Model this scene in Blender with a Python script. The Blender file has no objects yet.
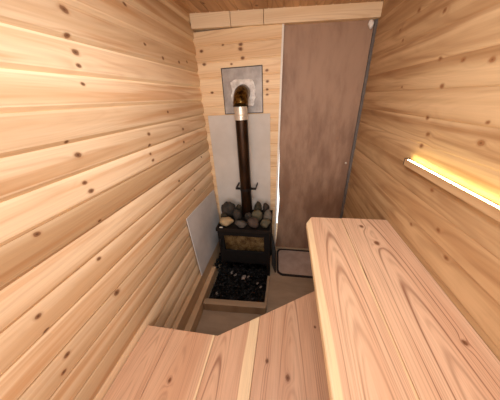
import bpy, bmesh, math, random
from mathutils import Vector, Matrix, noise

S = 1.75                      # metres per measured unit
FLOOR = -0.85                 # floor height in measured units (eye height = 0)
scene = bpy.context.scene
COL = scene.collection
rnd = random.Random(7)


def M(x, y, z):
    return Vector((x * S, y * S, (z - FLOOR) * S))


def lin(r, g, b):
    def f(c):
        c /= 255.0
        return c / 12.92 if c <= 0.04045 else ((c + 0.055) / 1.055) ** 2.4
    return (f(r), f(g), f(b), 1.0)


# ------------------------------------------------------------------ node expression helper
class E:
    """a float socket with arithmetic"""
    nt = None

    def __init__(self, s): self.s = s

    @staticmethod
    def m(op, *a, clamp=False):
        n = E.nt.nodes.new('ShaderNodeMath'); n.operation = op; n.use_clamp = clamp
        for i, v in enumerate(a):
            if isinstance(v, E): E.nt.links.new(v.s, n.inputs[i])
            else: n.inputs[i].default_value = v
        return E(n.outputs[0])

    def __add__(self, o): return E.m('ADD', self, o)
    __radd__ = __add__
    def __sub__(self, o): return E.m('SUBTRACT', self, o)
    def __rsub__(self, o): return E.m('SUBTRACT', o, self)
    def __mul__(self, o): return E.m('MULTIPLY', self, o)
    __rmul__ = __mul__
    def __truediv__(self, o): return E.m('DIVIDE', self, o)
    def pow(self, o): return E.m('POWER', self, o)
    def floor(self): return E.m('FLOOR', self)
    def sin(self): return E.m('SINE', self)
    def sqrt(self): return E.m('SQRT', self)
    def abs(self): return E.m('ABSOLUTE', self)
    def min(self, o): return E.m('MINIMUM', self, o)
    def max(self, o): return E.m('MAXIMUM', self, o)
    def step(self, lo, hi):
        n = E.nt.nodes.new('ShaderNodeMapRange'); n.interpolation_type = 'SMOOTHSTEP'
        E.nt.links.new(self.s, n.inputs[0])
        n.inputs[1].default_value = lo; n.inputs[2].default_value = hi
        return E(n.outputs[0])


def noise_n(x, y, z, scale=1.0, detail=2.0, rough=0.5):
    c = E.nt.nodes.new('ShaderNodeCombineXYZ')
    for i, v in enumerate((x, y, z)):
        if isinstance(v, E): E.nt.links.new(v.s, c.inputs[i])
        else: c.inputs[i].default_value = v
    n = E.nt.nodes.new('ShaderNodeTexNoise')
    n.inputs['Scale'].default_value = scale; n.inputs['Detail'].default_value = detail
    n.inputs['Roughness'].default_value = rough
    E.nt.links.new(c.outputs[0], n.inputs['Vector'])
    return E(n.outputs['Fac'])


def mixc(fac, a, b, mode='MIX'):
    n = E.nt.nodes.new('ShaderNodeMix'); n.data_type = 'RGBA'; n.blend_type = mode
    if isinstance(fac, E): E.nt.links.new(fac.s, n.inputs[0])
    else: n.inputs[0].default_value = fac
    for i, v in ((6, a), (7, b)):
        if isinstance(v, tuple): n.inputs[i].default_value = v
        else: E.nt.links.new(v, n.inputs[i])
    return n.outputs[2]


def new_mat(name):
    m = bpy.data.materials.new(name); m.use_nodes = True
    E.nt = m.node_tree
    return m, m.node_tree.nodes['Principled BSDF']


def link(a, b): E.nt.links.new(a.s if isinstance(a, E) else a, b)


def coords(kind='Object'):
    t = E.nt.nodes.new('ShaderNodeTexCoord')
    s = E.nt.nodes.new('ShaderNodeSeparateXYZ')
    E.nt.links.new(t.outputs[kind], s.inputs[0])
    return E(s.outputs[0]), E(s.outputs[1]), E(s.outputs[2])


def bump(bsdf, h, strength=0.3, dist=0.002):
    b = E.nt.nodes.new('ShaderNodeBump'); b.inputs['Strength'].default_value = strength
    b.inputs['Distance'].default_value = dist
    link(h, b.inputs['Height']); E.nt.links.new(b.outputs[0], bsdf.inputs['Normal'])


def wood(name, base, light, dark, axes='YZX', pitch=50.0, off=0.0, seed=0.0, ring=0.008, a=0.03, k=0.06,
         vc=None, strength=0.6, sharp=3.0, wobble=0.006, tint=0.25, knots=(), sap=(), sapcol=None, rough=0.5, fib=0.12,
         band=None, kcore=None, fine_k=0.12, streak=None):
    """boards running along axes[0], laid side by side along axes[1]; axes[2] is the depth"""
    m, bs = new_mat(name)
    c = dict(zip('XYZ', coords()))
    u, v, w = c[axes[0]], c[axes[1]], c[axes[2]]
    b = ((v - off) / pitch).floor()
    wn = E.nt.nodes.new('ShaderNodeTexWhiteNoise'); wn.noise_dimensions = '1D'
    link(b + seed, wn.inputs['W'])
    sp = E.nt.nodes.new('ShaderNodeSeparateColor'); E.nt.links.new(wn.outputs['Color'], sp.inputs[0])
    r1, r2, r3 = E(sp.outputs[0]), E(sp.outputs[1]), E(sp.outputs[2])
    if vc is None:
        vl = v - off - (b + 0.5) * pitch + (r1 - 0.5) * (pitch * 0.9)
    else:
        vl = v - vc
    bid = b * 3.71 + seed
    lown = noise_n(u * 0.9, v * 7.0, bid, 1.0, 2.0)
    vl = vl + (lown - 0.5) * (wobble * 2.5 if vc is None else 0.03)
    dep = (r2 * (a * 1.5) + a) + u * k if vc is None else u * k + a
    # growth rings bend round each knot
    kd = None
    for (ku, kv, ks) in knots:
        du = (u - ku) * (1.0 / (ks * 1.45)); dv = (v - kv) * (1.0 / ks)
        d = (du * du + dv * dv).sqrt()
        kd = d if kd is None else kd.min(d)
    rr = (vl * vl + dep * dep).sqrt()
    rr = rr + (noise_n(u * 3.0, v * 14.0, bid, 1.0, 2.0) - 0.5) * wobble
    if kd is not None:
        rr = rr + E.m('EXPONENT', kd * -0.9) * 0.010
    s = (rr * (2 * math.pi / ring)).sin() * 0.5 + 0.5
    s = s.pow(sharp) * (noise_n(rr * (0.55 / ring), bid + 7.0, u * 0.6, 1.0, 1.0).step(0.40, 0.62) * 0.8 + 0.2)
    fine = (rr * (2 * math.pi * 2.7 / ring) + noise_n(u * 4.0, v * 30.0, bid, 1.0, 2.0) * 6.0).sin() * 0.5 + 0.5
    fine = fine.pow(2.0) * noise_n(u * 5.0, v * 40.0, bid + 5.0, 1.0, 2.0).step(0.35, 0.65)
    fade = noise_n(u * 1.5, v * 18.0, bid + 9.0, 1.0, 2.0).step(0.3, 0.62)
    s = s * (fade * 0.75 + 0.25)
    fibre = noise_n(u * 6.0, v * 260.0, bid, 1.0, 3.0)
    broad = noise_n(u * 0.7, v * 16.0, bid + 4.0, 1.0, 3.0).step(0.32, 0.68)
    col = mixc(broad, base, light)
    if streak:
        st_ = noise_n(u * 1.3, v * 26.0, bid + 11.0, 1.0, 3.0).step(0.50, 0.68)
        col = mixc(st_ * streak[1], col, streak[0])
    if sap:
        mask = None
        for (lo, hi) in sap:
            edge = (noise_n(u * 2.0, 0.0, bid + 2.0, 1.0, 2.0) - 0.5) * 0.016
            t = (v + edge).step(lo - 0.003, lo + 0.003) * (1.0 - (v + edge).step(hi - 0.003, hi + 0.003))
            mask = t if mask is None else mask.max(t)
        col = mixc(mask, col, sapcol)
        s = s * (1.0 - mask * 0.75)
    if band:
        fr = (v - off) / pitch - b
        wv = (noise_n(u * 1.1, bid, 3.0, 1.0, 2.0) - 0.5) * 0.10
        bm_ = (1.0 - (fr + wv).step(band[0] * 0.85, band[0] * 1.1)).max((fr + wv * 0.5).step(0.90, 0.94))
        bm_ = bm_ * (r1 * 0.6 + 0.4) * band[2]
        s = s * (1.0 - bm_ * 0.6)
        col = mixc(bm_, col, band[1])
    col = mixc((s * strength).max(fine * fine_k), col, dark)
    f = fibre * (fib * 2) + (1.0 - fib)
    cc = E.nt.nodes.new('ShaderNodeCombineColor')
    tn = r3 * tint + (1.0 - tint * 0.5)
    for i, g in enumerate((1.0, 0.9, 0.75)):
        link((tn - 1.0) * (1.0 + (1 - g) * 1.2) + 1.0, cc.inputs[i])
    col = mixc(1.0, col, cc.outputs[0], 'MULTIPLY')
    cf = E.nt.nodes.new('ShaderNodeCombineColor')
    for i in range(3): link(f, cf.inputs[i])
    col = mixc(1.0, col, cf.outputs[0], 'MULTIPLY')
    if kd is not None:
        kdn = kd + (noise_n(u * 60.0, v * 60.0, 1.0, 1.0, 2.0) - 0.5) * 0.5
        halo = 1.0 - kdn.step(0.7, 1.5)
        core = 1.0 - kdn.step(0.55, 0.95)
        col = mixc(halo * 0.35, col, dark)
        col = mixc(core * 0.8, col, kcore[0] if kcore else lin(118, 72, 40))
        pith = 1.0 - kdn.step(0.1, 0.45)
        col = mixc(pith * 0.6, col, kcore[1] if kcore else lin(62, 34, 18))
    E.nt.links.new(col, bs.inputs['Base Color'])
    bs.inputs['Roughness'].default_value = rough
    bs.inputs['Specular IOR Level'].default_value = 0.3
    bump(bs, s * 0.4 + fibre * 0.6, 0.18, 0.001)
    return m


def plain(name, c1, c2=None, scale=8.0, rough=0.6, metal=0.0, stretch=(1, 1, 1), detail=4.0, bumps=0.0, lo=0.3, hi=0.7, spec=0.4):
    m, bs = new_mat(name)
    x, y, z = coords()
    if c2 is None: c2 = c1
    n = noise_n(x * stretch[0], y * stretch[1], z * stretch[2], scale, detail, 0.6)
    E.nt.links.new(mixc(n.step(lo, hi), c1, c2), bs.inputs['Base Color'])
    bs.inputs['Roughness'].default_value = rough
    bs.inputs['Metallic'].default_value = metal
    bs.inputs['Specular IOR Level'].default_value = spec
    if bumps: bump(bs, n, bumps, 0.004)
    return m


# ------------------------------------------------------------------ mesh helpers
def link_obj(name, bm, mat, parent=None, loc=None, smooth=False, bevel=0.0, segs=2):
    """bm is in world space; the object's origin goes to loc"""
    if loc is not None:
        bmesh.ops.translate(bm, verts=bm.verts, vec=-Vector(loc))
    bmesh.ops.recalc_face_normals(bm, faces=bm.faces)
    me = bpy.data.meshes.new(name); bm.to_mesh(me); bm.free()
    for mm in (mat if isinstance(mat, (list, tuple)) else [mat]): me.materials.append(mm)
    if smooth:
        for p in me.polygons: p.use_smooth = True
    o = bpy.data.objects.new(name, me); COL.objects.link(o)
    if parent is not None:
        o.parent = parent
        if loc is not None: o.location = Vector(loc) - parent.location
    elif loc is not None:
        o.location = loc
    if bevel:
        md = o.modifiers.new('bevel', 'BEVEL'); md.width = bevel; md.segments = segs; md.limit_method = 'ANGLE'
    return o


def empty(name, loc, label, cat, group=None):
    o = bpy.data.objects.new(name, None); COL.objects.link(o); o.location = loc
    o.empty_display_size = 0.05
    return tag(o, label, cat, group)


def tag(o, label, cat, group=None, kind=None):
    o['label'] = label; o['category'] = cat
    if group: o['group'] = group
    if kind: o['kind'] = kind
    return o


def box(bm, a, b):
    a, b = Vector(a), Vector(b)
    mn = Vector(map(min, a, b)); mx = Vector(map(max, a, b))
    vs = [bm.verts.new((x, y, z)) for x in (mn.x, mx.x) for y in (mn.y, mx.y) for z in (mn.z, mx.z)]
    for f in ((0, 1, 3, 2), (4, 6, 7, 5), (0, 4, 5, 1), (2, 3, 7, 6), (0, 2, 6, 4), (1, 5, 7, 3)):
        bm.faces.new([vs[i] for i in f])
    return vs


def prism(bm, poly, off):
    """poly: list of 3D points, extruded by vector off"""
    off = Vector(off)
    a = [bm.verts.new(p) for p in poly]; b = [bm.verts.new(Vector(p) + off) for p in poly]
    n = len(a)
    bm.faces.new(a); bm.faces.new(b[::-1])
    for i in range(n): bm.faces.new((a[i], b[i], b[(i + 1) % n], a[(i + 1) % n]))


def frame_ring(bm, outer, inner, off):
    """two matching closed loops extruded by off -> a solid ring"""
    off = Vector(off); n = len(outer)
    A = [bm.verts.new(p) for p in outer]; B = [bm.verts.new(p) for p in inner]
    C = [bm.verts.new(Vector(p) + off) for p in outer]; D = [bm.verts.new(Vector(p) + off) for p in inner]
    for i in range(n):
        j = (i + 1) % n
        bm.faces.new((A[i], A[j], B[j], B[i])); bm.faces.new((C[i], D[i], D[j], C[j]))
        bm.faces.new((A[i], C[i], C[j], A[j])); bm.faces.new((B[i], B[j], D[j], D[i]))


def tube(bm, pts, radii, seg=28, cap=True):
    pts = [Vector(p) for p in pts]
    rings = []
    up = Vector((1, 0, 0))
    for i, p in enumerate(pts):
        t = (pts[min(i + 1, len(pts) - 1)] - pts[max(i - 1, 0)]).normalized()
        if abs(t.dot(up)) > 0.95: up = Vector((0, 0, 1))
        n = (up - t * up.dot(t)).normalized(); bn = t.cross(n)
        r = radii[i] if isinstance(radii, (list, tuple)) else radii
        rings.append([bm.verts.new(p + (n * math.cos(q) + bn * math.sin(q)) * r) for q in (2 * math.pi * k / seg for k in range(seg))])
    for a, b in zip(rings, rings[1:]):
        for i in range(seg):
            bm.faces.new((a[i], a[(i + 1) % seg], b[(i + 1) % seg], b[i]))
    if cap:
        bm.faces.new(rings[0][::-1]); bm.faces.new(rings[-1])


def lump(bm, c, size, seed, sub=3, rough=0.28, rot=0.0, facet=False, mi=0):
    tmp = bmesh.new(); bmesh.ops.create_icosphere(tmp, subdivisions=sub, radius=1.0)
    o = Vector((seed * 3.1, seed * 1.7, seed * 0.9))
    Rz = Matrix.Rotation(rot, 3, 'Z')
    vmap = {}
    for v in tmp.verts:
        n = v.co.copy()
        d = 1 + rough * noise.noise(n * 1.1 + o) + rough * 0.45 * noise.noise(n * 2.6 + o)
        p = Vector((n.x * size[0], n.y * size[1], n.z * size[2])) * d
        vmap[v.index] = bm.verts.new(Rz @ p + Vector(c))
    for f in tmp.faces:
        nf = bm.faces.new([vmap[v.index] for v in f.verts]); nf.smooth = not facet; nf.material_index = mi
    tmp.free()


# ------------------------------------------------------------------ materials
P_BASE, P_LIGHT, P_DARK = lin(212, 176, 134), lin(234, 206, 168), lin(180, 130, 86)
PITCH = 0.0565 * S


def kz(lst, sizes=None):
    out = []
    for i, t in enumerate(lst):
        s = t[2] if len(t) > 2 else 0.008
        out.append((t[0] * S, (t[1] - FLOOR) * S, s))
    return out


LK = kz([(0.411, 0.155, .013), (0.398, 0.116, .009), (0.402, 0.092, .011), (0.397, 0.07, .008), (0.394, 0.04, .007),
         (0.317, -0.055, .006), (0.325, -0.081, .011), (0.315, -0.134, .008), (0.32, -0.154, .010), (0.551, -0.078, .010),
         (0.542, -0.108, .009), (0.536, -0.132, .007), (0.538, -0.151, .009), (0.76, -0.093, .011), (0.748, -0.139, .010),
         (0.654, -0.263, .009), (0.766, -0.349, .008), (0.895, -0.237, .008), (0.208, -0.18, .008),
         (0.311, -0.22, .007), (0.276, -0.295, .008), (0.634, 0.146, .008), (0.716, 0.125, .010), (0.824, 0.128, .010),
         (0.893, 0.137, .009), (0.591, 0.216, .009), (0.678, -0.028, .008), (0.15, -0.302, .008), (0.279, -0.405, .013),
         (0.148, -0.412, .009), (0.13, -0.433, .008), (0.147, -0.336, .009)])
RK = kz([(0.604, 0.141, .010), (0.715, 0.173, .010), (0.8, 0.153, .008), (0.766, 0.123, .008), (0.57, 0.054, .009), (0.5, 0.043, .008),
         (0.436, 0.035, .009), (0.535, 0.003, .009), (0.704, 0.007, .006), (0.551, -0.059, .009), (0.392, -0.083, .010),
         (0.396, -0.052, .006), (0.529, -0.091, .010), (0.54, -0.119, .010), (0.481, -0.298, .008), (0.4, -0.259, .009),
         (0.357, -0.294, .009), (0.456, -0.195, .008)])
FK = [(t[0] * S, (t[1] - FLOOR) * S, t[2] * 1.3) for t in [(-0.365, .186, .009), (-0.27, .20, .006), (-0.195, .196, .010), (-0.197, .181, .011),
      (-0.19, .15, .009), (-0.36, .139, .009), (-0.24, .132, .006), (-0.09, .10, .008), (-0.088, .06, .008), (-0.09, .03, .007), (-0.09, .01, .007), (-0.34, .03, .008)]]

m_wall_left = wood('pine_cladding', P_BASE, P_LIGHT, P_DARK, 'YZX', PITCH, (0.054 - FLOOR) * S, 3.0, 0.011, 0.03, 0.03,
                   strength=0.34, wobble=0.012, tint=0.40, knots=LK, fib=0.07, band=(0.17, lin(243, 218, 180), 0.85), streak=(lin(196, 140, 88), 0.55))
m_wall_right = wood('honey_pine_cladding', lin(178, 140, 98), lin(208, 174, 130), lin(136, 94, 58), 'YZX', PITCH, (0.054 - FLOOR) * S, 21.0, 0.009, 0.09, 0.03,
                    strength=0.34, wobble=0.009, tint=0.24, knots=RK, fib=0.09, kcore=(lin(150, 100, 60), lin(100, 60, 34)), streak=(lin(146, 100, 58), 0.6))
m_wall_far = wood('pale_pine_cladding', lin(232, 194, 146), lin(242, 212, 168), P_DARK, 'XZY', 0.058 * S, (0.145 - FLOOR) * S, 40.0, 0.011, 0.03, 0.04,
                  strength=0.35, wobble=0.010, tint=0.15, knots=FK, fib=0.08)
m_ceiling = wood('ceiling_boards', lin(184, 142, 100), lin(206, 166, 122), lin(134, 92, 58), 'YXZ', PITCH, 0.0, 60.0, 0.011, 0.03, 0.05,
                 strength=0.5, wobble=0.012, tint=0.25, fib=0.12,
                 knots=[(0.9 * S, -.30 * S, .012), (0.95 * S, -.12 * S, .012), (0.92 * S, .02 * S, .01), (0.86 * S, -.2 * S, .01)])
m_header = wood('header_pine', lin(230, 200, 158), lin(240, 216, 178), P_DARK, 'XZY', 50, -10, 5.0, 0.010, 0.02, 0.05, strength=0.3, vc=1.9, tint=0.05, fib=0.07)
m_base = wood('baseboard_pine', lin(192, 158, 120), lin(208, 176, 138), lin(140, 102, 68), 'YZX', 50, -10, 8.0, 0.009, 0.02, 0.05, strength=0.45, vc=0.05, tint=0.05,
              knots=[(0.44 * S, 0.03 * S, .014)])
m_kerb = wood('kerb_timber', lin(164, 140, 112), lin(182, 156, 126), lin(124, 98, 72), 'XYZ', 50, -10, 9.0, 0.009, 0.02, 0.05, strength=0.4, vc=1.0, tint=0.05)
m_floor = plain('floor_sheet', lin(148, 126, 102), lin(168, 144, 118), 3.0, 0.75, stretch=(1, 3, 1), bumps=0.05)

PINK_B, PINK_L, PINK_D = lin(218, 176, 142), lin(230, 194, 160), lin(132, 82, 56)
SAP = lin(240, 212, 168)


def bench_wood(name, seed, vc, a, k, knots=(), sap=(), dark=PINK_D, base=PINK_B, light=PINK_L, ring=0.006, strength=0.85, wobble=0.0028):
    return wood(name, base, light, dark, 'YXZ', 50, -10, seed, ring, a, k, vc=vc, strength=strength, sharp=7.0, wobble=wobble, tint=0.0,
                knots=[(p[0] * S, p[1] * S, p[2]) for p in knots], sap=[(p[0] * S, p[1] * S) for p in sap], sapcol=SAP, rough=0.45, fib=0.16, fine_k=0.30)


m_u1 = bench_wood('cedar_board_arched', 1.3, 0.128 * S, 0.1126 - 0.0015, 0.0257, sap=[(0.0, 0.083), (0.173, 0.2)])
m_u2 = bench_wood('cedar_board_knotty', 2.9, 0.243 * S, 0.1122, 0.0257, knots=[(0.469, 0.24, .012), (0.231, 0.28, .007), (.545, .225, .010)])
LB, LL, LD = lin(204, 160, 126), lin(216, 176, 142), lin(128, 82, 58)  # same cedar as the upper bench, its dimmer light put into the colour
m_l = [bench_wood('cedar_plank_a', 11.0, -0.34 * S, 0.10, 0.026, base=LB, light=LL, dark=LD, strength=0.45),
       bench_wood('cedar_plank_b', 12.0, -0.25 * S, 0.12, 0.026, base=LB, light=LL, dark=LD, knots=[(0.20, -0.255, .008)], sap=[(-.186, -.17)], strength=0.5),
       bench_wood('cedar_plank_c', 13.0, -0.15 * S, 0.09, 0.03, base=LB, light=LL, dark=LD, sap=[(-.09, -.05)], strength=0.8),
       bench_wood('cedar_plank_d', 14.0, 0.03 * S, 0.11, 0.028, base=LB, light=LL, dark=LD, knots=[(0.245, 0.02, .011), (0.272, -0.031, .008), (0.374, 0.095, .006)], strength=0.7),
       bench_wood('cedar_plank_e', 15.0, 0.2 * S, 0.11, 0.028, base=LB, light=LL, dark=LD)]
m_batten = plain('batten_pine', lin(205, 165, 118), lin(188, 144, 98), 6.0, 0.6, stretch=(6, 1, 6))

m_black = plain('black_stove_steel', lin(13, 11, 10), lin(22, 18, 15), 20.0, 0.6, 0.0, spec=.25)
m_iron = plain('worn_black_iron', lin(22, 18, 15), lin(40, 32, 26), 14.0, 0.5, 0.3)
m_pipe = plain('heat_browned_pipe', lin(34, 23, 16), lin(64, 44, 28), 9.0, 0.32, 0.7, stretch=(3, 3, .6))
m_elbow = plain('bronzed_elbow', lin(44, 30, 12), lin(132, 98, 42), 34.0, 0.3, 0.85, lo=.35, hi=.65)
m_collar = plain('bright_steel', lin(225, 215, 198), lin(200, 190, 174), 20.0, 0.3, 0.5)
m_plate = plain('dull_zinc_plate', lin(148, 140, 131), lin(178, 169, 159), 12.0, 0.5, 0.35, detail=6)
m_plate_rim = plain('plate_rim', lin(70, 62, 55), None, 10, 0.6, 0.4)
m_patch = plain('ragged_white_seal', lin(244, 238, 228), lin(200, 190, 176), 26.0, 0.9, bumps=0.6)
m_shield = plain('white_cement_board', lin(212, 203, 190), lin(200, 190, 176), 4.0, 0.7)
m_sheet = plain('grey_cement_sheet', lin(214, 209, 203), lin(198, 192, 186), 5.0, 0.65)
m_brick = plain('fire_brick', lin(178, 154, 118), lin(96, 74, 52), 18.0, 0.8, bumps=0.4)
m_door = plain('brown_stained_ply', lin(168, 136, 110), lin(132, 101, 79), 2.0, 0.6, stretch=(3.0, 1, 0.9), detail=6, lo=.35, hi=.65)
m_seal = plain('grey_seal', lin(96, 88, 82), lin(112, 104, 96), 20, 0.7)
m_jamb = plain('cream_paint', lin(240, 232, 218), lin(228, 218, 202), 6, 0.5)
m_mat = plain('beige_mat', lin(186, 162, 146), lin(168, 144, 128), 9, 0.85, bumps=0.2)
m_rubber = plain('black_rubber', lin(34, 26, 22), None, 10, 0.6)
m_white = plain('white_plastic', lin(225, 220, 210), None, 10, 0.5)
m_coal = plain('black_charcoal', lin(6, 5, 5), lin(14, 12, 10), 60, 0.5, spec=0.22)
m_glint = plain('pale_glint_shard', lin(150, 140, 130), lin(100, 92, 84), 60, 0.6)  # pale shards: glints on the charcoal put into the colour

g, bs = new_mat('smoky_glass')
bs.inputs['Base Color'].default_value = lin(244, 236, 216)
bs.inputs['Roughness'].default_value = 0.08
bs.inputs['Transmission Weight'].default_value = 1.0
bs.inputs['IOR'].default_value = 1.45
m_glass = g
g, bs = new_mat('led_tape')
bs.inputs['Base Color'].default_value = (0.9, 0.85, 0.6, 1)
bs.inputs['Emission Color'].default_value = (1.0, 0.86, 0.36, 1)
bs.inputs['Emission Strength'].default_value = 34.0
m_led = g

# ------------------------------------------------------------------ the setting
Y0, Y1 = -0.60, 1.10
XL, XR = -0.39, 0.31


def ceil_z(x): return 0.306 + (x - XL) * (0.272 - 0.306) / (XR - XL)


def cladding(bm, axis_in, plane, lo, hi, s0, s1, seam, pitch, prof, back):
    """a wall of horizontal boards: prof is [(fraction of pitch, depth behind the face in m)]"""
    zs = []
    k = math.floor((lo - seam) / pitch)
    while True:
        z0 = seam + k * pitch
        if z0 > hi: break
        for f, d in prof:
            z = z0 + f * pitch
            if lo <= z <= hi: zs.append((z, d))
        k += 1
    zs = [(lo, zs[0][1])] + zs + [(hi, zs[-1][1])]
    return zs


def wall_mesh(kind, plane, lo, hi, s0, s1, seam, pitch, prof, thick):
    """kind L: faces +X, R: faces -X, F: faces -Y (units for positions)"""
    bm = bmesh.new()
    zs = cladding(bm, None, plane, lo, hi, s0, s1, seam, pitch, prof, thick)
    def pt(s, z, d):
        if kind == 'L': return M(plane, s, z) + Vector((-d, 0, 0))
        if kind == 'R': return M(plane, s, z) + Vector((d, 0, 0))
        return M(s, plane, z) + Vector((0, d, 0))
    loop = [pt(s0, z, d) for z, d in zs] + [pt(s0, hi, thick), pt(s0, lo, thick)]
    loop2 = [pt(s1, z, d) for z, d in zs] + [pt(s1, hi, thick), pt(s1, lo, thick)]
    a = [bm.verts.new(p) for p in loop]; b = [bm.verts.new(p) for p in loop2]
    n = len(a)
    for i in range(n):
        bm.faces.new((a[i], b[i], b[(i + 1) % n], a[(i + 1) % n]))
    bm.faces.new(a); bm.faces.new(b[::-1])
    return bm


def structure(name, bm, mat, label, cat, **kw):
    o = link_obj(name, bm, mat, **kw)
    return tag(o, label, cat, kind='structure')


PROF = [(0.0, .013), (0.13, .0015), (0.2, .0), (0.42, .0), (0.62, .0014), (0.82, .0046), (0.997, .010)]
PROF_R = [(0.0, .0018), (0.05, .0), (0.6, .0), (0.9, .0006), (0.992, .0018)]
PROF_F = [(0.0, .005), (0.02, .005), (0.07, .0), (0.94, .0), (0.985, .005)]
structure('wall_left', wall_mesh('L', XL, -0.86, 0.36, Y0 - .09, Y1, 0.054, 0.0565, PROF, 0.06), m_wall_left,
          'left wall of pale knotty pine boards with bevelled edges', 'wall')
structure('wall_right', wall_mesh('R', XR, -0.86, 0.36, Y0 - .09, Y1, 0.054, 0.0565, PROF_R, 0.06), m_wall_right,
          'right wall of honey coloured pine boards behind the upper bench', 'wall')
wf = wall_mesh('F', 1.0, -0.86, 0.25, XL - .01, -0.05, 0.145, 0.058, PROF_F, 0.13)


def jx(z): return -0.036 + z * 0.0245     # left edge of the jamb, slightly out of plumb


for v_ in wf.verts:
    if abs(v_.co.x + 0.05 * S) < 1e-4: v_.co.x = (jx(v_.co.z / S + FLOOR) + .001) * S
structure('wall_far', wf, m_wall_far,
          'narrow pine wall at the far end behind the stove pipe', 'wall')
structure('wall_back', wall_mesh('F', Y0 - .09, -0.86, 0.36, XL - .03, XR + .03, 0.145, 0.058, [(0, 0), (.98, 0)], 0.06), m_wall_far,
          'plain pine wall behind the viewer', 'wall')
bm = bmesh.new(); box(bm, M(XL - .03, Y0 - .12, FLOOR - .04), M(XR + .03, 1.3, FLOOR))
structure('floor', bm, m_floor, 'bare brown sheet floor between bench, mat and hearth', 'floor')
# ceiling: sloping boards with narrow grooves
bm = bmesh.new()
xs = []
x = XL - .03
while x < XR + .03:
    for f, d in ((0.0, .004), (0.03, .004), (0.06, 0.0), (0.97, 0.0)):
        xs.append((x + f * 0.0565, d))
    x += 0.0565
lo = [M(x, Y0 - .12, ceil_z(x)) + Vector((0, 0, d)) for x, d in xs]
lo += [M(xs[-1][0], Y0 - .12, 0.42), M(xs[0][0], Y0 - .12, 0.42)]
prism(bm, lo, (0, (Y1 - Y0 + .16) * S, 0))
structure('ceiling', bm, m_ceiling, 'sloping ceiling of brown pine boards', 'ceiling')

# header over the end wall and the door, with its two butt joints
bm = bmesh.new()


def hz(x): return 0.259 + (x - XL) * (0.231 - 0.259) / (XR - XL)


cuts = [(XL, -0.2285), (-0.2265, -0.1005), (-0.0985, XR)]
for x0, x1 in cuts:
    prism(bm, [M(x0, 0.985, hz(x0)), M(x1, 0.985, hz(x1)), M(x1, 0.985, ceil_z(x1) + .004), M(x0, 0.985, ceil_z(x0) + .004)], (0, 0.10 * S, 0))
structure('trim_1', bm, m_header, 'pale pine header board across the top of the far wall', 'trim', bevel=0.0015)


JW = 0.0078
bm = bmesh.new()
prism(bm, [M(jx(FLOOR) - .001, 0.994, FLOOR), M(jx(FLOOR) + JW, 0.994, FLOOR), M(jx(.25) + JW, 0.994, .25), M(jx(.25) - .0, 0.994, .25)], (0, 0.040 * S, 0))
structure('trim_2', bm, m_jamb, 'thin cream door jamb beside the brown door', 'trim', bevel=0.001)

# the brown door leaf, hung a little askew; daylight shows through the gap on its left
gap = [(0.27, -.006), (0.0, -.004), (-0.18, -.001), (-0.30, .003), (-0.42, .004), (-0.50, .011), (-0.56, .010), (-0.62, .007), (-0.70, .008), (-0.76, .004), (-0.80, .002), (-0.835, -.003)]
left = [M(jx(z) + JW + g_, 1.012, z) for z, g_ in gap]
bm = bmesh.new()
prism(bm, left + [M(0.298, 1.012, -0.835), M(0.300, 1.012, 0.27)], (0, 0.016, 0))
door = structure('door_1', bm, m_door, 'brown stained plywood door with a bright gap down its left edge', 'door')
bm = bmesh.new(); prism(bm, [M(0.299, 1.006, -0.835), M(0.311, 1.006, -0.835), M(0.311, 1.006, 0.26), M(0.301, 1.006, 0.26)], (0, 0.04, 0))
link_obj('edge_seal', bm, m_seal, door)
bm = bmesh.new(); tube(bm, [M(0.283, 1.012, -0.30), M(0.283, 1.009, -0.30), M(0.283, 1.0075, -0.30)], [.009, .009, .004], 14)
link_obj('screw', bm, m_collar, door, smooth=True)
bm = bmesh.new(); lump(bm, M(0.289, 1.003, 0.218), (.016, .012, .022), 4.0, 3, 0.5)
link_obj('foam_filler', bm, m_white, door, smooth=True)
bm = bmesh.new(); box(bm, M(jx(FLOOR) + JW, 1.006, FLOOR), M(XR, 1.095, -0.836))
structure('trim_3', bm, m_kerb, 'low timber door sill under the brown door', 'trim', bevel=0.003)
bm = bmesh.new(); box(bm, M(XL - .002, Y0, FLOOR), M(-0.372, 0.985, -0.733))
structure('baseboard_left', bm, m_base, 'plain timber skirting along the foot of the left wall', 'baseboard', bevel=0.002)

# ------------------------------------------------------------------ benches
TOP_U, TOP_L = -0.353, -0.587
TH = 0.038


def board(name, poly, top, mat, root, bev=0.003, segs=2):
    bm = bmesh.new()
    prism(bm, [M(x, y, top) for x, y in poly], (0, 0, -TH))
    return link_obj(name, bm, mat, root, bevel=bev, segs=segs)


YB = -0.50
ub = empty('upper_bench', (0, 0, 0), 'upper bench of two wide pink cedar boards along the right wall', 'bench')
board('bench_board', [(0.0685, YB), (0.1781, YB), (0.1781, 0.588), (0.086, 0.588), (0.0685, 0.552)], TOP_U, m_u1, ub, 0.007, 4)
board('bench_board', [(0.1782, YB), (0.3095, YB), (0.3095, 0.588), (0.1782, 0.588)], TOP_U, m_u2, ub, 0.0008)
bm = bmesh.new(); box(bm, M(0.285, YB, TOP_U - .062), M(0.3095, 0.58, TOP_U) - Vector((0, 0, TH)))
link_obj('wall_batten', bm, m_batten, ub, bevel=0.002)
for yy in (0.53, 0.0, -0.47):
    bm = bmesh.new(); box(bm, M(0.10, yy - .012, TOP_U - .045), M(0.285, yy + .012, TOP_U) - Vector((0, 0, TH)))
    link_obj('cross_bearer', bm, m_batten, ub, bevel=0.002)

for px, py in ((0.29, 0.56), (0.29, -0.48)):
    bm = bmesh.new(); box(bm, M(px - .026, py - .013, TOP_L), M(px - .006, py + .013, TOP_U) - Vector((0, 0, TH)))
    link_obj('post', bm, m_batten, ub, bevel=0.003)

lb = empty('lower_bench', (0, 0, 0), 'lower bench of long cedar planks with an angled front edge', 'bench')


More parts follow.
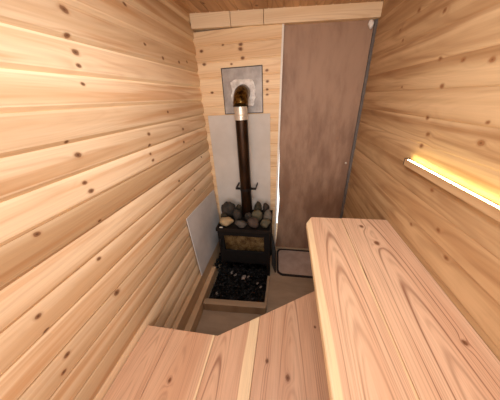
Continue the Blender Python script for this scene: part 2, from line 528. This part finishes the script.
def front(x): return 0.314 if x <= -0.172 else 0.314 + (x + 0.172) * (0.487 - 0.314) / (0.092 + 0.172)


cutsx = [-0.3885, -0.305, -0.180, -0.0625, 0.12, 0.3095]
for i in range(5):
    x0, x1 = cutsx[i] + (.0004 if i else 0), cutsx[i + 1] - .0004
    pl = [(x0, YB), (x1, YB), (x1, front(x1))]
    if x0 < -0.172 < x1: pl.append((-0.172, 0.314))
    pl.append((x0, front(x0)))
    board('bench_plank', pl, TOP_L, m_l[i], lb, 0.002)
bm = bmesh.new(); box(bm, M(-0.369, YB, TOP_L - .06), M(-0.345, 0.30, TOP_L) - Vector((0, 0, TH)))
link_obj('wall_batten', bm, m_batten, lb)
bm = bmesh.new(); box(bm, M(0.285, YB, TOP_L - .06), M(0.3095, 0.60, TOP_L) - Vector((0, 0, TH)))
link_obj('wall_batten', bm, m_batten, lb)
for px, py in ((-0.33, 0.27), (-0.33, -0.45), (0.25, 0.5), (0.25, -0.45)):
    bm = bmesh.new(); box(bm, M(px - .013, py - .013, FLOOR), M(px + .013, py + .013, TOP_L) - Vector((0, 0, TH)))
    link_obj('leg', bm, m_batten, lb, bevel=0.003)

# LED light: a slim wooden rail on the right wall with a glowing tape on top
LZ = -0.157
led = empty('strip_light', M(0.31, 0.0, LZ), 'glowing yellow strip light set along the right wall above the bench', 'light')
lpoly = [M(0.3105, YB, LZ - .016), M(0.2985, YB, LZ - .016), M(0.2985, YB, LZ), M(0.3105, YB, LZ)]
bm = bmesh.new(); prism(bm, lpoly, (0, (0.566 - YB) * S, 0))
link_obj('wooden_rail', bm, m_wall_right, led).matrix_parent_inverse = Matrix.Translation(-led.location)
bm = bmesh.new(); box(bm, M(0.2992, YB, LZ), M(0.3016, 0.555, LZ) + Vector((0, 0, .003)))
link_obj('led_tape', bm, m_led, led).matrix_parent_inverse = Matrix.Translation(-led.location)
bm = bmesh.new(); box(bm, M(0.2985, 0.5655, LZ - .016), M(0.3105, 0.570, LZ + .001))
link_obj('end_cap', bm, m_plate_rim, led, bevel=0.001).matrix_parent_inverse = Matrix.Translation(-led.location)

# ------------------------------------------------------------------ heat shields and plate on the far wall
bm = bmesh.new(); box(bm, M(-0.372, 0.9995, FLOOR), M(-0.077, 0.9995, -0.066) - Vector((0, .008, 0)))
tag(link_obj('heat_shield', bm, m_shield, bevel=0.0015), 'tall white board fixed to the far wall behind the stove pipe', 'heat shield')
bm = bmesh.new()
o_ = [M(-0.3705, 0.640, -0.732), M(-0.3705, 0.972, -0.732), M(-0.3845, 0.972, -0.438), M(-0.3845, 0.640, -0.420)]
prism(bm, o_, (-0.006, 0, 0))
tag(link_obj('heat_shield', bm, m_sheet, bevel=0.001), 'low grey sheet leaning on the left wall beside the stove', 'heat shield')

pl = empty('wall_plate', M(-0.2005, 1.0, 0.028), 'square dull metal plate where the pipe enters the far wall', 'plate')
px0, px1, pz0, pz1 = -0.286, -0.109, -0.062, 0.119
bm = bmesh.new(); box(bm, M(px0, 1.0, pz0), M(px1, 1.0, pz1) - Vector((0, .003, 0)))
link_obj('metal_sheet', bm, m_plate, pl, loc=pl.location.copy())
bm = bmesh.new()
r_ = .0022
frame_ring(bm, [M(px0 - .001, 0.999, pz0 - .001), M(px1 + .001, 0.999, pz0 - .001), M(px1 + .001, 0.999, pz1 + .001), M(px0 - .001, 0.999, pz1 + .001)],
           [M(px0 + r_, 0.999, pz0 + r_), M(px1 - r_, 0.999, pz0 + r_), M(px1 - r_, 0.999, pz1 - r_), M(px0 + r_, 0.999, pz1 - r_)], (0, -.004, 0))
link_obj('dark_rim', bm, m_plate_rim, pl, loc=pl.location.copy())
bm = bmesh.new()
loop = []
for i in range(48):
    a = 2 * math.pi * i / 48
    sq = 1 / max(abs(math.cos(a)), abs(math.sin(a)))
    rr = 0.052 * min(sq, 1.28) * (1 + .16 * noise.noise(Vector((math.cos(a) * 3, math.sin(a) * 3, 4.2))))
    loop.append(M(-0.195 + rr * math.cos(a), 0.9975, 0.022 + rr * math.sin(a)))
prism(bm, loop, (0, -.006, 0))
link_obj('seal_patch', bm, m_patch, pl, loc=pl.location.copy())

# ------------------------------------------------------------------ stove
SX0, SX1, SY0, SY1 = -0.320, -0.066, 0.785, 0.965
ST, SB = -0.568, -0.765
st = empty('wood_stove', M(-0.188, 0.875, FLOOR), 'small black wood stove with a glass window standing on the hearth', 'stove')
L0 = st.location.copy()
wx0, wx1, wz0, wz1 = -0.290, -0.092, -0.684, -0.594
bm = bmesh.new()     # hollow body: sides, back, bottom, top and a front with a window opening
t = .010
box(bm, M(SX0, SY0, SB), M(SX0 + t, SY1, ST)); box(bm, M(SX1 - t, SY0, SB), M(SX1, SY1, ST))
box(bm, M(SX0 + t, SY1 - t, SB), M(SX1 - t, SY1, ST)); box(bm, M(SX0 + t, SY0, SB), M(SX1 - t, SY1 - t, SB + t))
box(bm, M(SX0 + t, SY0, ST - t), M(SX1 - t, SY1 - t, ST))
link_obj('stove_body', bm, m_black, st, loc=L0)
bm = bmesh.new()
frame_ring(bm, [M(SX0, SY0, SB), M(SX1, SY0, SB), M(SX1, SY0, ST - .004), M(SX0, SY0, ST - .004)],
           [M(wx0, SY0, wz0), M(wx1, SY0, wz0), M(wx1, SY0, wz1), M(wx0, SY0, wz1)], (0, -.014, 0))
df = link_obj('stove_door', bm, m_black, st, loc=L0, bevel=0.002)
bm = bmesh.new(); box(bm, M(wx0 - .003, SY0, wz0 - .003) - Vector((0, .004, 0)), M(wx1 + .003, SY0, wz1 + .003) - Vector((0, .009, 0)))
gp = link_obj('glass_pane', bm, m_glass, df); gp.location = -L0 * 0 + Vector((0, 0, 0)); gp.matrix_parent_inverse = Matrix.Translation(-L0)
bm = bmesh.new(); tube(bm, [M(-0.305, SY0, -0.61) - Vector((0, .014, 0)), M(-0.305, SY0, -0.61) - Vector((0, .04, 0)), M(-0.305, SY0, -0.66) - Vector((0, .045, 0))], .006, 12)
hd = link_obj('door_handle', bm, m_iron, df, smooth=True); hd.matrix_parent_inverse = Matrix.Translation(-L0)
bm = bmesh.new()
box(bm, M(SX0 + .012, SY0 + .03, SB + .011), M(SX1 - .012, SY0 + .045, ST - .03))
link_obj('fire_brick_lining', bm, m_brick, st, loc=L0)
bm = bmesh.new()     # top plate with a raised rim that holds the stones
TX0, TX1, TY0, TY1 = SX0 - .004, SX1 + .004, SY0 - .014, SY1 + .004
box(bm, M(TX0, TY0, ST), M(TX1, TY1, ST + .006))
h = .016
for a, b in (((TX0, TY0), (TX1, TY0 + .006)), ((TX0, TY1 - .006), (TX1, TY1)), ((TX0, TY0 + .006), (TX0 + .006, TY1 - .006)), ((TX1 - .006, TY0 + .006), (TX1, TY1 - .006))):
    box(bm, M(a[0], a[1], ST + .006), M(b[0], b[1], ST + h))
link_obj('top_plate', bm, m_iron, st, loc=L0)
for x0, y0 in ((SX0, SY0), (SX1 - .018, SY0), (SX0, SY1 - .018), (SX1 - .018, SY1 - .018)):
    bm = bmesh.new(); box(bm, M(x0, y0, FLOOR), M(x0 + .018, y0 + .018, SB))
    link_obj('leg', bm, m_black, st, loc=L0, bevel=0.002)
# framed side shield angled out from the right-hand legs
bm = bmesh.new()
A, B = M(-0.062, 0.872, 0), M(-0.040, 0.812, 0)
def sp(f, z): p = A.lerp(B, f); return Vector((p.x, p.y, (z - FLOOR) * S))
prism(bm, [sp(.04, FLOOR + .006), sp(.96, FLOOR + .006), sp(.96, -.715), sp(.04, -.655)], (0.004, .002, 0))
ss = link_obj('side_shield', bm, m_seal, st, loc=L0)
bm = bmesh.new()
frame_ring(bm, [sp(0, FLOOR), sp(1, FLOOR), sp(1, -.70), sp(0, -.64)], [sp(.08, FLOOR + .008), sp(.92, FLOOR + .008), sp(.92, -.71), sp(.08, -.652)], (0.008, .004, 0))
fr = link_obj('shield_edge', bm, m_rubber, ss); fr.matrix_parent_inverse = Matrix.Translation(-L0)

# ------------------------------------------------------------------ stove pipe
PX, PY, PR = -0.1945, 0.92, 0.027
fp = empty('stove_pipe', M(PX, PY, ST + .006), 'tall dark stove pipe bending into the far wall through the plate', 'pipe')
F0 = fp.location.copy()
bm = bmesh.new(); tube(bm, [M(PX, PY, z) for z in (ST + .0062, -0.40, -0.25, -0.072)], PR * S, 36)
link_obj('flue_tube', bm, m_pipe, fp, loc=F0, smooth=False)
bm = bmesh.new(); tube(bm, [M(PX, PY, z) for z in (-0.082, -0.081, -0.0625, -0.060, -0.0595, -0.030, -0.0295)], [PR * S, PR * S * 1.08, PR * S * 1.08, PR * S * 1.0, PR * S * 1.03, PR * S * 1.03, PR * S * 1.0], 36)
link_obj('steel_collar', bm, m_collar, fp, loc=F0)
bm = bmesh.new()
pts, rad = [], []
ra, n = 0.062, 16
ER = 0.0315 * S
cz = -0.040
for i in range(n + 1):
    a = math.pi / 2 * i / n
    pts.append(M(PX, PY + ra - ra * math.cos(a), cz + ra * math.sin(a))); rad.append(ER * (1.0 if i % 4 else 1.03))
pts.append(M(PX, 0.996, cz + ra)); rad.append(ER)
pts.insert(0, M(PX, PY, -0.0300)); rad.insert(0, ER * .98)
pts.pop(1); rad.pop(1)
pts = [p for i, p in enumerate(pts) if i == 0 or p.z > M(0, 0, -0.0300).z]
rad = rad[-len(pts):]
tube(bm, pts, rad, 36)
for f in bm.faces:
    f.smooth = len(f.verts) == 4
link_obj('elbow', bm, m_elbow, fp, loc=F0)
bm = bmesh.new()
cz2 = -0.405
tube(bm, [M(PX, PY, cz2 - .006), M(PX, PY, cz2 + .006)], PR * S * 1.06, 36)
box(bm, M(PX - .052, PY - .004, cz2 - .005), M(PX - PR * .98, PY + .004, cz2 + .005)); box(bm, M(PX + PR * .98, PY - .004, cz2 - .005), M(PX + .052, PY + .004, cz2 + .005))
box(bm, M(PX - .052, PY + .004, cz2 - .005), M(PX - .048, 0.994, cz2 + .005)); box(bm, M(PX + .048, PY + .004, cz2 - .005), M(PX + .052, 0.994, cz2 + .005))
link_obj('pipe_clamp', bm, m_iron, fp, loc=F0)

# ------------------------------------------------------------------ stones on the stove
def stone_mat(name, c1, c2): return plain(name, lin(*c1), lin(*c2), 22, 0.8, bumps=0.3)
SM = {'cream': stone_mat('cream_stone', (176, 152, 112), (146, 122, 88)), 'dark': stone_mat('dark_stone', (40, 35, 29), (62, 54, 44)),
      'grey': stone_mat('grey_stone', (88, 80, 71), (62, 56, 49)), 'pink': stone_mat('pinkish_stone', (80, 63, 51), (60, 46, 37)),
      'green': stone_mat('greenish_stone', (76, 70, 52), (100, 92, 70)), 'olive': stone_mat('olive_stone', (46, 41, 26), (64, 56, 38)),
      'pale': stone_mat('pale_stone', (112, 103, 89), (82, 75, 64))}
BZ = ST + .006
STONES = [  # x, y, bottom z above the plate, half sizes, material, label
    (-0.282, 0.815, 0, (.032, .025, .020), 'cream', 'cream rounded stone at the front left corner of the stove top'),
    (-0.292, 0.905, 0, (.034, .032, .038), 'dark', 'large dark stone at the back left of the stove top'),
    (-0.236, 0.868, 0, (.023, .024, .029), 'dark', 'dark stone left of the pipe, beside the largest dark one'),
    (-0.208, 0.815, 0, (.032, .024, .014), 'grey', 'flat grey stone at the front in line with the pipe'),
    (-0.146, 0.815, 0, (.028, .024, .023), 'pink', 'pinkish brown stone at the front right of the pipe'),
    (-0.088, 0.818, 0, (.023, .024, .021), 'green', 'pale greenish stone at the front right corner of the stove top'),
    (-0.082, 0.868, 0, (.022, .022, .030), 'pale', 'pale grey stone above the greenish corner stone'),
    (-0.137, 0.925, 0, (.022, .024, .036), 'olive', 'tall olive stone just right of the pipe'),
    (-0.134, 0.870, 0, (.026, .022, .034), 'green', 'tan green stone in front of the tall olive one'),
    (-0.095, 0.930, 0, (.018, .024, .034), 'dark', 'dark stone at the back right corner of the stove top'),
    (-0.178, 0.868, 0, (.020, .018, .022), 'dark', 'small dark stone just in front of the pipe base'),
    (-0.305, 0.858, 0, (.017, .018, .020), 'olive', 'small olive stone at the left edge between the cream and the large dark one'),
    (-0.243, 0.935, 0, (.018, .018, .026), 'olive', 'olive stone behind and left of the pipe base'),
]
for i, (x, y, dz, sz, mt, lab) in enumerate(STONES):
    bm = bmesh.new()
    c = M(x, y, BZ) + Vector((0, 0, sz[2] * S * 0.96))
    lump(bm, c, [q * S for q in sz], i + 1.5, 3, 0.36, rnd.uniform(-.4, .4))
    lo_ = min(v.co.z for v in bm.verts); base_z = M(0, 0, BZ).z + 0.0005
    bmesh.ops.translate(bm, verts=bm.verts, vec=(0, 0, base_z - lo_))
    o = link_obj('sauna_stone', bm, SM[mt], loc=M(x, y, BZ), smooth=True)
    tag(o, lab, 'stone', 'stones on the stove top')
bm = bmesh.new(); c = M(-0.303, 0.790, BZ)
lump(bm, c, (.016, .009, .006), 9.3, 2, 0.3)
lo_ = min(v.co.z for v in bm.verts); bmesh.ops.translate(bm, verts=bm.verts, vec=(0, 0, M(0, 0, BZ).z + .0005 - lo_))
tag(link_obj('stone_chip', bm, m_white, loc=c, smooth=True), 'tiny white chip on the front left rim of the stove top', 'stone')

# ------------------------------------------------------------------ hearth
hk = empty('hearth_kerb', M(-0.2, 0.6, FLOOR), 'low timber kerb around the charcoal bed in front of the stove', 'kerb')
H0 = hk.location.copy()
bm = bmesh.new(); prism(bm, [M(-0.344, 0.553, FLOOR), M(-0.066, 0.566, FLOOR), M(-0.066, 0.594, FLOOR), M(-0.344, 0.581, FLOOR)], (0, 0, .046 * S))
link_obj('front_rail', bm, m_kerb, hk, loc=H0, bevel=0.004)
bm = bmesh.new(); box(bm, M(-0.076, 0.596, FLOOR), M(-0.066, 0.78, -0.842))
link_obj('side_rail', bm, m_kerb, hk, loc=H0, bevel=0.002)
bm = bmesh.new(); prism(bm, [M(-0.3715, 0.33, FLOOR), M(-0.344, 0.33, FLOOR), M(-0.350, 0.765, FLOOR), M(-0.3715, 0.765, FLOOR)], (0, 0, .055 * S))
tag(link_obj('timber_plank', bm, m_base, loc=M(-0.36, 0.55, FLOOR), bevel=0.003), 'low timber plank lying on the floor along the left wall skirting', 'plank')

bm = bmesh.new()
r2 = random.Random(3)
# bed: a low layer of fines filled with lumps
box(bm, M(-0.342, 0.599, FLOOR), M(-0.078, 0.93, FLOOR + .010))
for i in range(1250):
    x = r2.uniform(-0.352, -0.084); y = r2.uniform(0.602, 0.78)
    if i > 930: x, y = r2.uniform(-0.30, -0.09), r2.uniform(0.76, 0.93)
    if i > 1130: x, y = r2.uniform(-0.365, -0.30), r2.uniform(0.785, 0.93)
    if y < .767 and x < -0.331: continue
    s = r2.uniform(.005, .0115)
    z = FLOOR + s * .7 + r2.uniform(0, .022) + max(0, min(.02, (y - .70) * .25))
    lump(bm, M(x, y, z), (s * S, s * S * r2.uniform(.6, 1), s * S * r2.uniform(.5, .9)), i * .37, 1, 0.5, r2.uniform(0, 6), True, 1 if r2.random() < .006 else 0)
for x, y, s in ((-0.262, 0.752, .016), (-0.240, 0.738, .012), (-0.193, 0.730, .017), (-0.17, .735, .010), (-0.12, 0.70, .010), (-0.10, .68, .008), (-0.30, 0.615, .007), (-0.304, 0.622, .007)):
    lump(bm, M(x, y, FLOOR + .036), (s * S, s * S * .6, s * S * .35), x * 50, 1, 0.4, 1.0, True, 1)
o = link_obj('charcoal_bed', bm, [m_coal, m_glint])
tag(o, 'bed of glossy black charcoal bits filling the hearth below the stove', 'charcoal', kind='stuff')

# ------------------------------------------------------------------ door mat
mt_ = empty('door_mat', M(0.12, 0.9, FLOOR), 'beige mat with rounded corners and a black edge before the door', 'mat')
T0 = mt_.location.copy()


def rrect(x0, x1, y0, y1, r, z, sk=0.0):
    out = []
    for cx, cy, a0 in ((x1 - r, y1 - r, 0), (x0 + r, y1 - r, 90), (x0 + r, y0 + r, 180), (x1 - r, y0 + r, 270)):
        for k_ in range(7):
            a = math.radians(a0 + 15 * k_)
            x, y = cx + r * math.cos(a), cy + r * math.sin(a)
            out.append(M(x - sk * (y - y0), y, z))
    return out


bm = bmesh.new(); prism(bm, rrect(-0.020, 0.284, 0.806, 0.995, .026, FLOOR, .05), (0, 0, .009))
link_obj('mat_top', bm, m_mat, mt_, loc=T0, bevel=0.002)
bm = bmesh.new(); frame_ring(bm, rrect(-0.030, 0.294, 0.795, 1.005, .034, FLOOR, .05), rrect(-0.020, 0.284, 0.806, 0.995, .026, FLOOR, .05), (0, 0, .012))
link_obj('mat_edge', bm, m_rubber, mt_, loc=T0, bevel=0.002)

# ------------------------------------------------------------------ light, sky, camera
def area(name, loc, target, size, size_y, power, color):
    l = bpy.data.lights.new(name, 'AREA'); l.shape = 'RECTANGLE'; l.size = size; l.size_y = size_y
    l.energy = power; l.color = color
    o = bpy.data.objects.new(name, l); COL.objects.link(o); o.location = loc
    o.rotation_euler = (Vector(target) - Vector(loc)).to_track_quat('-Z', 'Y').to_euler()
    return o


area('back_fill', M(-0.03, -0.62, -0.08), M(-0.05, 1.0, -0.20), 1.05, 0.75, 22.5, (0.95, 0.97, 1.02))  # added soft fill behind the viewer; the back wall has no window
area('overhead_fill', M(-0.04, 0.30, 0.272), M(-0.04, 0.42, -0.8), 0.30, 0.30, 9.0, (0.95, 0.97, 1.02))  # unseen fill added overhead to lift the floor and far end

w = bpy.data.worlds.new('daylight'); scene.world = w; w.use_nodes = True
bg = w.node_tree.nodes['Background']; bg.inputs[0].default_value = (1.0, 0.97, 0.92, 1); bg.inputs[1].default_value = 2.2

f = 203.44
R = Matrix(((0.98526257, -0.0309102, 0.16823264), (0.16406156, 0.44901058, -0.87833553), (-0.04838871, 0.89299164, 0.44746449)))
cd = bpy.data.cameras.new('camera'); cam = bpy.data.objects.new('camera', cd); COL.objects.link(cam)
cd.sensor_fit = 'HORIZONTAL'; cd.sensor_width = 36.0; cd.lens = f / 500.0 * 36.0; cd.clip_start = 0.01
cam.matrix_world = Matrix.Translation(M(0, 0, 0)) @ R.to_4x4()
scene.camera = cam
scene.view_settings.view_transform = 'Standard'
scene.view_settings.look = 'None'
scene.view_settings.gamma = 1.0
scene.view_settings.use_curve_mapping = False
scene.view_settings.exposure = -0.1
